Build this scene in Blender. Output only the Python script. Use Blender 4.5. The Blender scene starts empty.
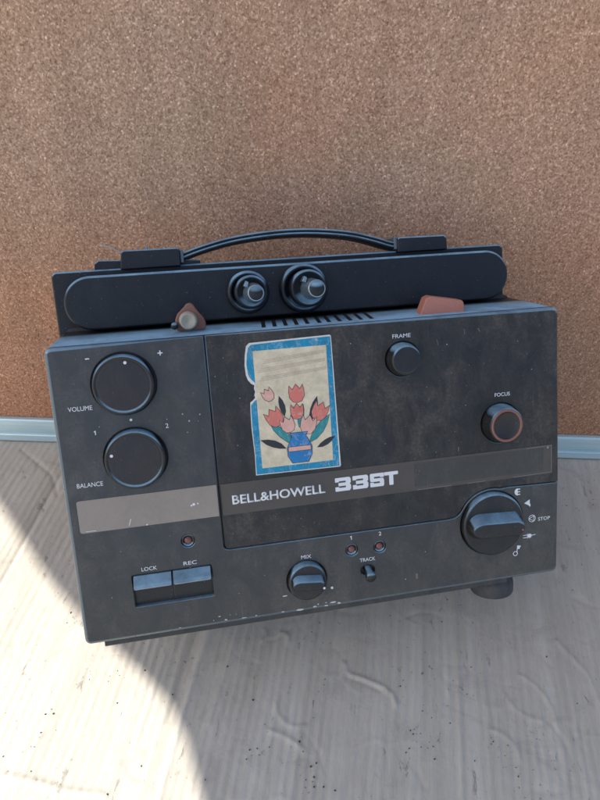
import bpy, bmesh, math, random
import numpy as np
from mathutils import Matrix, Vector
random.seed(7); rng = np.random.default_rng(7)
scene = bpy.context.scene
C = scene.collection
PI = math.pi

# ------------------------------------------------------------------ camera, sky, sun, exposure
camd = bpy.data.cameras.new('camera'); cam = bpy.data.objects.new('camera', camd); C.objects.link(cam)
camd.sensor_fit = 'VERTICAL'; camd.sensor_height = 24.0; camd.lens = 24.0 * 620 / 800
camd.clip_start = 0.01; camd.clip_end = 200
cam.matrix_world = Matrix(((0.998583, -0.053207, 0, 0), (0.036626, 0.68738, -0.725374, 0),
                           (0.038595, 0.724347, 0.688355, 0.472007), (0, 0, 0, 1)))
scene.camera = cam
SUN = Vector((-0.55, -0.30, 0.78)).normalized()
world = bpy.data.worlds.new('World'); scene.world = world; world.use_nodes = True
wn = world.node_tree; bg = wn.nodes['Background']
sky = wn.nodes.new('ShaderNodeTexSky'); sky.sky_type = 'NISHITA'; sky.sun_disc = False
sky.sun_elevation = math.asin(SUN.z); sky.sun_rotation = math.atan2(SUN.x, SUN.y)
sky.air_density = 1.0; sky.dust_density = 2.6; sky.ozone_density = 0.8
wn.links.new(sky.outputs[0], bg.inputs[0]); bg.inputs[1].default_value = 0.075
sd = bpy.data.lights.new('sun', 'SUN'); sd.energy = 2.8; sd.angle = math.radians(0.5); sd.color = (1, .95, .87)
so = bpy.data.objects.new('sun', sd); C.objects.link(so)
so.rotation_euler = SUN.to_track_quat('Z', 'Y').to_euler()
vs = scene.view_settings
vs.view_transform = 'Standard'; vs.look = 'None'; vs.gamma = 1; vs.exposure = 1.72
scene.render.engine = 'CYCLES'

# ------------------------------------------------------------------ materials
def mat(name, base, rough=.5, metal=0., spec=.5):
    m = bpy.data.materials.new(name); m.use_nodes = True
    b = m.node_tree.nodes['Principled BSDF']
    b.inputs['Base Color'].default_value = (*base, 1); b.inputs['Roughness'].default_value = rough
    b.inputs['Metallic'].default_value = metal; b.inputs['Specular IOR Level'].default_value = spec
    return m
class NT:
    def __init__(s, m): s.t = m.node_tree; s.b = s.t.nodes['Principled BSDF']
    def n(s, kind, **kw):
        nd = s.t.nodes.new('ShaderNode' + kind)
        for k, v in kw.items():
            if hasattr(nd, k): setattr(nd, k, v)
            else: nd.inputs[k].default_value = v
        return nd
    def l(s, a, b): s.t.links.new(a, b)
    def noise(s, scale, vec=None, detail=3, rough=.55, dist=0):
        nd = s.n('TexNoise', Scale=scale, Detail=detail, Roughness=rough, Distortion=dist)
        if vec is not None: s.l(vec, nd.inputs['Vector'])
        return nd.outputs['Fac']
    def ramp(s, fac, stops):
        nd = s.n('ValToRGB'); cr = nd.color_ramp
        while len(cr.elements) < len(stops): cr.elements.new(.5)
        for e, (p, c) in zip(cr.elements, stops):
            e.position = p; e.color = (*c, 1) if len(c) == 3 else c
        s.l(fac, nd.inputs[0]); return nd.outputs[0]
    def mix(s, fac, a, b, mode='MIX'):
        nd = s.n('Mix', data_type='RGBA', blend_type=mode)
        for src, i in ((fac, 0), (a, 6), (b, 7)):
            if hasattr(src, 'is_output') or hasattr(src, 'links'): s.l(src, nd.inputs[i])
            else: nd.inputs[i].default_value = src if i == 0 else (*src, 1)
        return nd.outputs[2]
    def math(s, op, a, b=None, c=None):
        nd = s.n('Math', operation=op)
        for i, src in enumerate((a, b, c)):
            if src is None: continue
            if hasattr(src, 'links'): s.l(src, nd.inputs[i])
            else: nd.inputs[i].default_value = src
        return nd.outputs[0]
    def bump(s, h, strength, dist, prev=None):
        nd = s.n('Bump', Strength=strength, Distance=dist); s.l(h, nd.inputs['Height'])
        if prev is not None: s.l(prev, nd.inputs['Normal'])
        s.l(nd.outputs[0], s.b.inputs['Normal']); return nd.outputs[0]
    def obj(s): return s.n('TexCoord').outputs['Object']
    def stretch(s, vec, sc, rot=(0, 0, 0)):
        m = s.n('Mapping'); s.l(vec, m.inputs[0]); m.inputs['Scale'].default_value = sc; m.inputs['Rotation'].default_value = rot
        return m.outputs[0]

def dusty_plastic(name, base, dust=(.175, .150, .118), amount=.35, rough=.5, scratches=True, up=0.0, spec=.5):
    m = mat(name, base, rough, 0, spec); t = NT(m); o = t.obj()
    big = t.ramp(t.noise(11, o, 6, .65, .9), [(.40, (0, 0, 0)), (.68, (1, 1, 1))])
    mid = t.ramp(t.noise(48, t.stretch(o, (1.5, .8, 1), (0, 0, .3)), 5, .7, .6), [(.38, (.15, .15, .15)), (.66, (1, 1, 1))])
    fine = t.ramp(t.noise(520, o, 4, .75), [(.35, (.35, .35, .35)), (.72, (1, 1, 1))])
    fac = t.math('MULTIPLY', t.math('MULTIPLY', t.math('MULTIPLY_ADD', big, .75, .25), mid), t.math('MULTIPLY', fine, amount))
    col = t.mix(fac, base, dust)
    if up > 0:                                   # dust on faces that look up, with skylight painted in
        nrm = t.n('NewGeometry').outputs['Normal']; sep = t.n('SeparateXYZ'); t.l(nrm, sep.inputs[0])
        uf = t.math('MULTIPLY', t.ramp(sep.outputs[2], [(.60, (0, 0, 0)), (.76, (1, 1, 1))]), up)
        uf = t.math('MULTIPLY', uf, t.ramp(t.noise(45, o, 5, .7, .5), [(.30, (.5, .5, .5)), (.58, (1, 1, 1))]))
        col = t.mix(uf, col, (.22, .37, .48))       # blue of the sky painted into the settled dust
    sp = t.ramp(t.noise(900, o, 1, .5), [(.755, (0, 0, 0)), (.80, (1, 1, 1))])
    col = t.mix(t.math('MULTIPLY', sp, .5), col, (.3, .29, .27))
    if scratches:
        s1 = t.ramp(t.noise(30, t.stretch(o, (9, .8, 1), (0, 0, .35)), 4, .65, .5), [(.66, (0, 0, 0)), (.72, (1, 1, 1))])
        msk = t.ramp(t.noise(14, o, 2), [(.50, (0, 0, 0)), (.64, (1, 1, 1))])
        col = t.mix(t.math('MULTIPLY', t.math('MULTIPLY', s1, msk), .4), col, (.19, .185, .17))
    t.l(col, t.b.inputs['Base Color'])
    rg = t.ramp(t.noise(22, o, 5, .65, .5), [(.3, (rough - .1,) * 3), (.7, (rough + .16,) * 3)])
    t.l(rg, t.b.inputs['Roughness'])
    t.bump(t.noise(1400, o, 3), .18, .0004)
    return m

M_black = dusty_plastic('black_plastic', (.014, .017, .020), amount=.55, rough=.42, up=1.0)
M_panel = dusty_plastic('panel_plastic', (.0195, .0212, .0215), amount=.60, rough=.34, up=.6, spec=.62)
M_door = dusty_plastic('door_plastic', (.0095, .0100, .0108), amount=.66, rough=.42, up=.6, spec=.42)
M_edge = dusty_plastic('skylit_edge', (.060, .092, .112), amount=.3, rough=.28, scratches=False, up=.7, spec=.8)  # smooth bevels, with bluish sky glow painted into the base colour
M_arm = dusty_plastic('arm_plastic', (.0050, .0085, .013), amount=.10, rough=.42, scratches=False, up=.9, spec=.36)
M_knob = dusty_plastic('knob_plastic', (.0085, .0090, .0105), amount=.16, rough=.34, scratches=False, up=.75, spec=.45)
M_knobface = dusty_plastic('knob_face', (.017, .0145, .0155), amount=.20, rough=.38, scratches=False, spec=.45)
M_dark = mat('recess_black', (.006, .006, .007), .7)
M_rubber = dusty_plastic('rubber', (.03, .034, .04), amount=.5, rough=.75, scratches=False)
M_white = mat('white_ink', (.62, .64, .66), .5)
M_dimwhite = mat('worn_white_ink', (.34, .35, .36), .55)
M_faint = mat('faint_scuff', (.12, .12, .11), .6)
M_faint2 = mat('worn_line', (.22, .23, .22), .5)
M_brass = dusty_plastic('brass', (.35, .33, .26), (.15, .14, .12), .6, .42, False)
M_latch = dusty_plastic('latch_brown', (.21, .085, .055), (.2, .15, .13), .5, .5, False)
M_lever = dusty_plastic('lever_brown', (.42, .15, .10), (.45, .32, .26), .5, .5, True)
M_copper = dusty_plastic('copper_ring', (.20, .085, .06), (.2, .15, .14), .4, .4, False)
M_lens = mat('lamp_lens', (.16, .06, .05), .25)
M_chip = mat('bare_chip', (.42, .44, .42), .6)
M_shaft = mat('shaft_metal', (.26, .33, .38), .34, .75, .6)
def plate_mat(nm, k):
    m = mat(nm, (.1, .095, .085), .42, .15); t = NT(m); o = t.obj()
    g = t.noise(20, o, 5, .65, .8); f = t.noise(500, o, 3, .7)
    c = t.ramp(g, [(.3, (.24, .20, .155)), (.7, (.33, .28, .225))])
    c = t.mix(.18, c, t.ramp(f, [(.3, (.08, .08, .075)), (.8, (.2, .19, .17))]))
    c = t.mix(1., c, (k, k, k * 1.06), 'MULTIPLY')
    t.l(c, t.b.inputs['Base Color'])
    t.l(t.ramp(g, [(.3, (.32,) * 3), (.75, (.55,) * 3)]), t.b.inputs['Roughness'])
    t.bump(f, .08, .0004); return m
M_plate = plate_mat('name_strip', 1.0); M_plate2 = plate_mat('name_strip_long', .28)
M_plate_dark = dusty_plastic('name_strip_end', (.036, .036, .032), amount=.3, rough=.4)
def paper(name, c, d=.12):
    m = mat(name, c, .55); t = NT(m); o = t.obj()
    k = t.ramp(t.noise(120, o, 5, .7), [(.3, (1 - d * 1.6,) * 3), (.65, (1, 1, 1))])
    cc = t.mix(1.0, c, k, 'MULTIPLY')
    cr = t.ramp(t.noise(40, t.stretch(o, (1, .5, 1), (0, 0, .5)), 6, .75, 1.5), [(.485, (0, 0, 0)), (.50, (1, 1, 1)), (.515, (0, 0, 0))])    # fine crackle of worn print
    wr = t.ramp(t.noise(260, o, 3, .7), [(.60, (0, 0, 0)), (.70, (1, 1, 1))])
    cc = t.mix(t.math('MULTIPLY', cr, .28), cc, (.62, .60, .54)); cc = t.mix(t.math('MULTIPLY', wr, .35), cc, (.60, .57, .50))
    t.l(cc, t.b.inputs['Base Color']); t.bump(t.noise(70, o, 4, .6), .25, .0015); return m
P_blue = paper('sticker_blue', (.0, .23, .40), .2); P_cream = paper('sticker_cream', (.66, .57, .40), .2)
P_white = paper('sticker_torn_edge', (.62, .62, .56)); P_tan = paper('sticker_tan_print', (.50, .40, .29))
P_coral = paper('sticker_coral', (.60, .17, .13)); P_pink = paper('sticker_pink', (.66, .36, .29))
P_teal = paper('sticker_teal', (.02, .24, .26)); P_ink = mat('sticker_ink', (.02, .02, .022), .5)
P_cobalt = paper('sticker_cobalt', (.01, .17, .42))

# ------------------------------------------------------------------ mesh helpers
def mesh_obj(name, bm, m, parent=None, loc=(0, 0, 0), smooth=False):
    me = bpy.data.meshes.new(name)
    if smooth is not None:
        for f in bm.faces: f.smooth = bool(smooth) or f.smooth
    bm.normal_update(); bm.to_mesh(me); bm.free()
    for mm in (m if isinstance(m, (list, tuple)) else [m]): me.materials.append(mm)
    o = bpy.data.objects.new(name, me); C.objects.link(o); o.location = loc
    if parent is not None: o.parent = parent
    return o
def struct(o): o['kind'] = 'structure'; return o
def fix(bm):
    bmesh.ops.recalc_face_normals(bm, faces=bm.faces[:]); return bm
MM = .001
def ring_normals(pts):
    n = len(pts); out = []
    for i in range(n):
        a, b, c = pts[i - 1], pts[i], pts[(i + 1) % n]
        e1 = np.array([b[0] - a[0], b[1] - a[1]], float); e2 = np.array([c[0] - b[0], c[1] - b[1]], float)
        e1 /= np.linalg.norm(e1) + 1e-12; e2 /= np.linalg.norm(e2) + 1e-12
        n1 = np.array([-e1[1], e1[0]]); n2 = np.array([-e2[1], e2[0]])
        s = n1 + n2; L = np.linalg.norm(s)
        s = s / L if L > 1e-6 else n1
        k = 1 / max(.5, float(np.dot(s, n1)))
        out.append(s * k)
    return out
def area(p): return sum(p[i - 1][0] * p[i][1] - p[i][0] * p[i - 1][1] for i in range(len(p))) / 2
def rrect(x0, y0, x1, y1, r, n=6):
    rs = r if isinstance(r, (tuple, list)) else (r,) * 4; pts = []
    for (cx, cy, a0, sx, sy), q in zip(((x1, y1, 0, -1, -1), (x0, y1, 90, 1, -1), (x0, y0, 180, 1, 1), (x1, y0, 270, -1, 1)), rs):
        if q <= 0: pts.append((cx, cy)); continue
        for k in range(n + 1):
            a = math.radians(a0 + 90 * k / n); pts.append((cx + sx * q + q * math.cos(a), cy + sy * q + q * math.sin(a)))
    return pts
def circle(cx, cy, r, n=40, ry=None): return [(cx + r * math.cos(2 * PI * k / n), cy + (ry or r) * math.sin(2 * PI * k / n)) for k in range(n)]
def dedupe(p):
    o = []
    for q in p:
        if not o or math.hypot(q[0] - o[-1][0], q[1] - o[-1][1]) > 1e-4: o.append(q)
    if math.hypot(o[0][0] - o[-1][0], o[0][1] - o[-1][1]) < 1e-4: o.pop()
    return o
def slab(bm, outline, z0, z1, bev=.3, holes=(), hole_bev=.3, steps=4, bevf=None, back=True):
    """Flat slab in mm: outline in x,y, back at z0, front at z1 with rounded front edges; holes go right through."""
    outline = dedupe(outline)
    if area(outline) < 0: outline = outline[::-1]
    top = []
    def loop(pts, inward, bv):
        nr = ring_normals(pts); rings = []
        n = len(pts); rr = [bv(p) if callable(bv) else bv for p in pts]
        lv = [bm.verts.new((p[0] * MM, p[1] * MM, z0 * MM)) for p in pts]; rings.append(lv)
        for k in range(steps + 1):
            a = PI / 2 * k / steps
            rings.append([bm.verts.new(((p[0] + inward * m_[0] * r * (1 - math.cos(a))) * MM, (p[1] + inward * m_[1] * r * (1 - math.cos(a))) * MM,
                                        (z1 - r + r * math.sin(a)) * MM)) for p, m_, r in zip(pts, nr, rr)])
        for a, b in zip(rings[:-1], rings[1:]):
            for i in range(n):
                f = bm.faces.new((a[i], a[(i + 1) % n], b[(i + 1) % n], b[i])); f.smooth = True
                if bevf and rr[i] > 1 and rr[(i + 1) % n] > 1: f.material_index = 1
        return rings
    ro = loop(outline, 1, bevf or bev)
    es = [bm.edges.get((ro[-1][i - 1], ro[-1][i])) for i in range(len(ro[-1]))]
    if not holes:
        f = bm.faces.new(ro[-1]); f.smooth = False
        if back: bm.faces.new(ro[0][::-1])
        return
    for h in holes:
        h = dedupe(h)
        if area(h) < 0: h = h[::-1]
        rh = loop(h, -1, hole_bev)
        es += [bm.edges.get((rh[-1][i - 1], rh[-1][i])) for i in range(len(rh[-1]))]
    g = bmesh.ops.triangle_fill(bm, edges=es, use_beauty=True, use_dissolve=False)
    for f in g['geom']:
        if isinstance(f, bmesh.types.BMFace):
            f.smooth = False; f.normal_update()
            if f.normal.z < 0: f.normal_flip()
def lathe(bm, cx, cy, prof, n=56):
    """prof: (radius, z) in mm around a z axis, from the back to the centre front"""
    rings = []
    for r, z in prof:
        if r < 1e-6: rings.append([bm.verts.new((cx * MM, cy * MM, z * MM))])
        else: rings.append([bm.verts.new(((cx + r * math.cos(2 * PI * k / n)) * MM, (cy + r * math.sin(2 * PI * k / n)) * MM, z * MM)) for k in range(n)])
    for a, b in zip(rings[:-1], rings[1:]):
        for i in range(n):
            j = (i + 1) % n
            if len(b) == 1: f = bm.faces.new((a[i], a[j], b[0]))
            elif len(a) == 1: f = bm.faces.new((a[0], b[j], b[i]))
            else: f = bm.faces.new((a[i], a[j], b[j], b[i]))
            f.smooth = True
def loft(bm, sections, cap=True):
    """sections: lists of 3-D points in mm, same count"""
    rs = [[bm.verts.new((p[0] * MM, p[1] * MM, p[2] * MM)) for p in s] for s in sections]
    n = len(rs[0])
    for a, b in zip(rs[:-1], rs[1:]):
        for i in range(n): bm.faces.new((a[i], a[(i + 1) % n], b[(i + 1) % n], b[i]))
    if cap: bm.faces.new(rs[0][::-1]); bm.faces.new(rs[-1])
    fix(bm)
def bevel_all(bm, off, seg=2, ang=30):
    es = [e for e in bm.edges if len(e.link_faces) == 2 and e.calc_face_angle(0) > math.radians(ang)]
    r = bmesh.ops.bevel(bm, geom=es, offset=off * MM, segments=seg, affect='EDGES', profile=.5, clamp_overlap=True)
    for f in r['faces']: f.smooth = True
def prism(pts, z0, z1, bev=.4, seg=2):
    bm = bmesh.new(); loft(bm, [[(x, y, z0) for x, y in pts], [(x, y, z1) for x, y in pts]])
    if bev: bevel_all(bm, bev, seg)
    return bm

# ------------------------------------------------------------------ floor, cardboard, board
bm = bmesh.new(); s = 40
vv = [bm.verts.new(p) for p in ((-s, -s, 0), (s, -s, 0), (s, s, 0), (-s, s, 0))]; bm.faces.new(vv)
Mfl = mat('ground_concrete', (.26, .245, .225), .85); t = NT(Mfl)
t.l(t.ramp(t.noise(6, t.obj(), 8, .7), [(.3, (.19, .18, .16)), (.7, (.32, .30, .27))]), t.b.inputs['Base Color'])
struct(mesh_obj('ground', bm, Mfl, loc=(0, 0, -.006)))

TA = math.atan(.112)                                  # the flutes run a little off the view direction
def cardboard_mat():
    m = mat('corrugated_card', (.45, .42, .37), .72, 0, .35); t = NT(m); o = t.obj()
    rot = t.stretch(o, (1, 1, 1), (0, 0, TA))
    sep = t.n('SeparateXYZ'); t.l(rot, sep.inputs[0]); u = sep.outputs[0]
    wob = t.math('MULTIPLY', t.math('SUBTRACT', t.noise(9, rot, 3), .5), .007)
    ph = t.math('MULTIPLY', t.math('ADD', u, wob), 2 * PI / .0066)
    wave = t.math('SINE', ph)
    amp = t.ramp(t.noise(11, o, 4, .6), [(.34, (.05,) * 3), (.62, (1,) * 3)])
    wv = t.math('MULTIPLY', wave, amp)
    fib = t.noise(260, t.stretch(rot, (3, .35, 1)), 5, .7)
    big = t.noise(5.5, o, 5, .62, .4)
    c = t.ramp(big, [(.3, (.30, .272, .222)), (.5, (.385, .355, .300)), (.72, (.45, .425, .37))])
    c = t.mix(t.math('MULTIPLY_ADD', wv, .075, .12), c, (.30, .26, .215))
    c = t.mix(.45, c, t.ramp(fib, [(.25, (.33, .30, .25)), (.7, (.57, .535, .465))]))
    lane = t.noise(70, t.stretch(rot, (1, .035, 1)), 3, .6)      # long streaks along the flutes
    c = t.mix(.42, c, t.ramp(lane, [(.3, (.27, .245, .205)), (.5, (.38, .35, .298)), (.7, (.49, .465, .415))]))
    # dirt: dark specks, small gouges along the flutes, faint grey smears
    sp = t.ramp(t.noise(330, o, 2, .5), [(.69, (0, 0, 0)), (.73, (1, 1, 1))])
    spm = t.ramp(t.noise(12, o, 2), [(.45, (0, 0, 0)), (.6, (1, 1, 1))])
    c = t.mix(t.math('MULTIPLY', t.math('MULTIPLY', sp, spm), .7), c, (.07, .06, .05))
    gg = t.ramp(t.noise(60, t.stretch(rot, (1.7, .75, 1)), 7, .8, .6), [(.615, (0, 0, 0)), (.65, (1, 1, 1))])
    c = t.mix(t.math('MULTIPLY', gg, .55), c, (.13, .115, .10))
    sm = t.ramp(t.noise(19, t.stretch(o, (1, 1.6, 1)), 5, .7, 1.2), [(.55, (0, 0, 0)), (.72, (1, 1, 1))])
    c = t.mix(t.math('MULTIPLY', sm, .5), c, (.24, .215, .18))
    t.l(c, t.b.inputs['Base Color'])
    b1 = t.bump(wv, .34, .0006)
    b1 = t.bump(lane, .35, .0012, b1)
    b2 = t.bump(t.noise(38, o, 4, .55, .3), .40, .003, b1)
    b3 = t.bump(gg, .4, .0015, b2)
    t.bump(fib, .25, .0005, b3)
    return m
xs = np.unique(np.concatenate([np.linspace(-.85, -.34, 30), np.arange(-.34, .36, .0013), np.linspace(.36, .85, 30)]).round(5))
ys = np.unique(np.concatenate([np.linspace(-.4, .05, 25), np.arange(.05, .42, .0013), np.linspace(.42, .62, 20)]).round(5))
X, Y = np.meshgrid(xs, ys); Hh = np.zeros_like(X)
def ridge(pts, w, a):
    global Hh
    d = np.full_like(X, 9.)
    for (x0, y0), (x1, y1) in zip(pts[:-1], pts[1:]):
        vx, vy = x1 - x0, y1 - y0; L = vx * vx + vy * vy + 1e-12
        tt = np.clip(((X - x0) * vx + (Y - y0) * vy) / L, 0, 1)
        d = np.minimum(d, np.hypot(X - x0 - tt * vx, Y - y0 - tt * vy))
    Hh += a * np.exp(-(d / w) ** 2)
# long creases along the flutes and one across
ridge([(.146, .34), (.138, .26), (.133, .2145), (.1223, .12), (.118, .05)], .0018, .0009)
ridge([(-.0508, .33), (-.0638, .2173), (-.073, .1518), (-.079, .1)], .0022, .0013)
ridge([(-.058, .29), (-.0735, .2173), (-.081, .160)], .0020, -.0012)
ridge([(-.036, .26), (-.045, .2), (-.052, .16)], .0017, .0008)
ridge([(-.083, .25), (-.093, .2), (-.102, .14)], .0020, .0007)
ridge([(-.224, .40), (-.2298, .3517), (-.2369, .2826), (-.244, .22)], .0018, -.0013)
ridge([(-.275, .405), (-.235, .375), (-.222, .352)], .0018, -.0010)
ridge([(-.24, .128), (-.1859, .1203), (-.16, .1175), (-.1438, .1136), (-.115, .112)], .0022, .0016)
ridge([(.2148, .235), (.232, .21), (.236, .18), (.24, .14)], .0020, .0009)
# worm-like wrinkles
def worm(x, y, L, a, curl, w, h):
    pts = [(x, y)]; n = 8
    for k in range(n):
        x += L / n * math.cos(a); y += L / n * math.sin(a); a += curl / n; pts.append((x, y))
    ridge(pts, w, h)
ridge([(.0452, .2075), (.0458, .2025), (.049, .199), (.0579, .1968), (.0727, .1917), (.0800, .186), (.0824, .179)], .0018, .0017)
ridge([(.0452, .2035), (.049, .197), (.0575, .1945), (.071, .189)], .0016, -.0009)
worm(.1791, .2054, .045, -.5, -1.4, .0016, .0010)
worm(.165, .19, .030, -1.2, 1.3, .0016, .0008)
worm(.193, .173, .032, -.9, -.8, .0016, -.0008)
worm(.150, .165, .028, -.2, -1.5, .0016, .0008)
worm(-.006, .176, .030, -1.4, 1.8, .0016, .0009)
worm(-.010, .157, .028, -.2, -.5, .0016, .0012)
worm(-.02, .222, .012, .4, 2.5, .0016, .0008)
worm(.001, .222, .012, 1.4, 2.2, .0018, .0010)
for k in range(110):
    x, y = rng.uniform(-.05, .30), rng.uniform(.09, .29)
    worm(x, y, rng.uniform(.010, .034), rng.uniform(-2.4, .6), rng.uniform(-2.2, 2.2), rng.uniform(.0009, .0022), rng.choice([-1, 1]) * rng.uniform(.00015, .00050))
for k in range(30):
    x, y = rng.uniform(-.30, .30), rng.uniform(.08, .40)
    worm(x, y, rng.uniform(.004, .010), rng.uniform(-2, -1.2), 0, rng.uniform(.0012, .002), -rng.uniform(.0004, .0010))
# slow unevenness
for k in range(14):
    cx, cy, w = rng.uniform(-.3, .3), rng.uniform(.05, .36), rng.uniform(.02, .05)
    Hh += rng.uniform(-.0008, .0006) * np.exp(-((X - cx) ** 2 + (Y - cy) ** 2) / w ** 2)
Hh *= .72; Hh -= .0008
ny, nx = X.shape
V = np.c_[X.ravel(), Y.ravel(), Hh.ravel()]
idx = np.arange(nx * ny).reshape(ny, nx)
F = np.stack([idx[:-1, :-1], idx[:-1, 1:], idx[1:, 1:], idx[1:, :-1]], -1).reshape(-1, 4)
edge = np.concatenate([idx[0, :], idx[1:, -1], idx[-1, -2::-1], idx[-2:0:-1, 0]])
base = len(V); Vb = V[edge].copy(); Vb[:, 2] = -.0055
V = np.vstack([V, Vb]); ne = len(edge); ar = np.arange(ne)
Fs = np.stack([edge[ar], base + ar, base + (ar + 1) % ne, edge[(ar + 1) % ne]], -1)
Fa = np.vstack([F, Fs])
me = bpy.data.meshes.new('cardboard_sheet')
me.vertices.add(len(V)); me.vertices.foreach_set('co', V.ravel())
me.loops.add(Fa.size); me.loops.foreach_set('vertex_index', Fa.ravel().astype(np.int32))
me.polygons.add(len(Fa)); me.polygons.foreach_set('loop_start', np.arange(0, Fa.size, 4, dtype=np.int32))
me.polygons.foreach_set('use_smooth', np.ones(len(Fa), bool))
me.update(calc_edges=True); me.validate()
me.materials.append(cardboard_mat())
card = bpy.data.objects.new('cardboard_sheet', me); C.objects.link(card)
card['label'] = 'creased grey-brown corrugated cardboard sheet lying under the projector'; card['category'] = 'cardboard'

def cork_mat():
    m = mat('pressed_cork', (.3, .2, .14), .8, 0, .25); t = NT(m); o = t.obj()
    v1 = t.n('TexVoronoi', Scale=950.0); t.l(t.stretch(o, (1, 1, .8)), v1.inputs['Vector'])
    sepc = t.n('SeparateColor'); t.l(v1.outputs['Color'], sepc.inputs[0])
    g = sepc.outputs[0]; n2 = t.noise(380, o, 4, .75)
    c = t.ramp(g, [(0, (.130, .080, .060)), (.2, (.235, .165, .128)), (.6, (.345, .258, .205)), (.88, (.43, .34, .285)), (1, (.66, .57, .50))])
    c = t.mix(.5, c, t.ramp(n2, [(.28, (.15, .10, .076)), (.5, (.31, .232, .184)), (.75, (.50, .405, .34))]))
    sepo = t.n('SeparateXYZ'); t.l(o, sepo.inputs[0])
    low = t.math('ADD', t.math('MULTIPLY', sepo.outputs[2], 2.6), t.math('MULTIPLY', t.noise(7, o, 5, .6), .5))   # redder lower cork: occlusion shade and bounce painted into the colour
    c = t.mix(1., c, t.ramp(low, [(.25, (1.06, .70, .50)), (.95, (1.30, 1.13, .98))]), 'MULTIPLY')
    v2 = t.n('TexVoronoi', Scale=760.0); t.l(o, v2.inputs['Vector']); sc2 = t.n('SeparateColor'); t.l(v2.outputs['Color'], sc2.inputs[0])
    c = t.mix(1., c, t.ramp(sc2.outputs[1], [(0, (.66, .60, .56)), (.08, (.90, .88, .87)), (.25, (1, 1, 1)), (.90, (1.02, 1.02, 1.02)), (1, (1.5, 1.52, 1.55))]), 'MULTIPLY')
    fl = t.ramp(t.noise(210, t.stretch(o, (1, 1, .6)), 3, .6), [(.70, (0, 0, 0)), (.73, (1, 1, 1))]); c = t.mix(t.math('MULTIPLY', fl, .45), c, (.62, .55, .48))
    pat = t.ramp(t.noise(5, o, 5, .6, .5), [(.35, (1.05, .95, .89)), (.65, (.95, .98, .98))])
    c = t.mix(1., c, pat, 'MULTIPLY')
    st = t.ramp(t.noise(26, t.stretch(o, (1, 1, .12)), 4, .6), [(.35, (.90,) * 3), (.65, (1.05,) * 3)])
    c = t.mix(1., c, st, 'MULTIPLY')
    sp = t.ramp(t.noise(620, o, 1), [(.26, (1, 1, 1)), (.29, (0, 0, 0))])
    c = t.mix(t.math('MULTIPLY', sp, .6), c, (.05, .03, .022))
    t.l(c, t.b.inputs['Base Color'])
    b = t.bump(n2, .6, .0010); t.bump(g, .35, .0006, b); return m
BYAW = math.atan2(.0177, .6124); LEAN = math.radians(10.5)
board = bpy.data.objects.new('cork_board', None); C.objects.link(board)
board.location = (0.0, .4241, 0.0); board.rotation_euler = (-LEAN, 0, BYAW)
board['label'] = 'tall brown cork board with metal edge leaning behind the black projector'; board['category'] = 'cork board'
bm = bmesh.new(); x0, x1, z0, z1, th = -.40, .50, .004, .47, .012
bmesh.ops.create_cube(bm, size=1, matrix=Matrix.Translation(((x0 + x1) / 2, th / 2 + .006, (z0 + z1) / 2)) @ Matrix.Diagonal((x1 - x0, th, z1 - z0, 1)))
bevel_all(bm, 1.0)
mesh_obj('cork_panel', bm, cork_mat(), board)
M_alu = mat('aluminium_strip', (.42, .54, .57), .42, .35, .6); t = NT(M_alu); o = t.obj()
t.l(t.ramp(t.noise(30, t.stretch(o, (.3, 1, 4)), 4, .6), [(.3, (.36, .50, .54)), (.7, (.48, .62, .65))]), t.b.inputs['Base Color'])
t.l(t.ramp(t.noise(80, t.stretch(o, (.1, 1, 3)), 4, .6), [(.3, (.3,) * 3), (.7, (.5,) * 3)]), t.b.inputs['Roughness'])
prof = [(5.5, 25.5), (2.2, 25.0), (1.2, 23.5), (.6, 11.2), (1.1, 10.2), (1.2, 9.2), (-.6, 8.6), (-1.4, 7.6), (-1.4, 1.2), (-.4, .2), (18.5, .2), (18.5, 3.6), (5.5, 3.6)]
bm = bmesh.new(); loft(bm, [[(x * 1000, y, z) for y, z in prof] for x in (x0 - .002, x1 + .002)])
mesh_obj('edge_strip', bm, M_alu, board)

# ------------------------------------------------------------------ projector (local frame: x right, y up, z out of the front, mm)
W, H = 330.0, 190.5
OFF = Vector((.165, -.014, -.065))
PM = Matrix(((.974804, -.122204, .186608, -.128516), (.22305, .542359, -.809997, .174294), (-.002223, .831212, .555952, .080108), (0, 0, 0, 1)))
pr = bpy.data.objects.new('film_projector', None); C.objects.link(pr)
pr.matrix_world = PM @ Matrix.Translation(OFF)
pr['label'] = 'dusty black portable film projector with sticker, tilted back against the cork board'; pr['category'] = 'film projector'
def part(name, bm, m, parent=None, smooth=False, label=None):
    if parent is None: o = mesh_obj(name, bm, m, pr, -OFF, smooth)
    else: o = mesh_obj(name, bm, m, parent, (0, 0, 0), smooth)
    if label: o['label'] = label
    return o

# knob positions
KV, KB, KM, KF, KO, KBIG = (43.4, 165.6), (45.1, 119.2), (146.0, 22.6), (219.2, 165.0), (286.8, 115.2), (279.7, 44.0)
lamps = [(71.0, 61.0), (178.2, 39.0), (197.8, 38.4)]; TOG = (188.5, 22.6)
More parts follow.
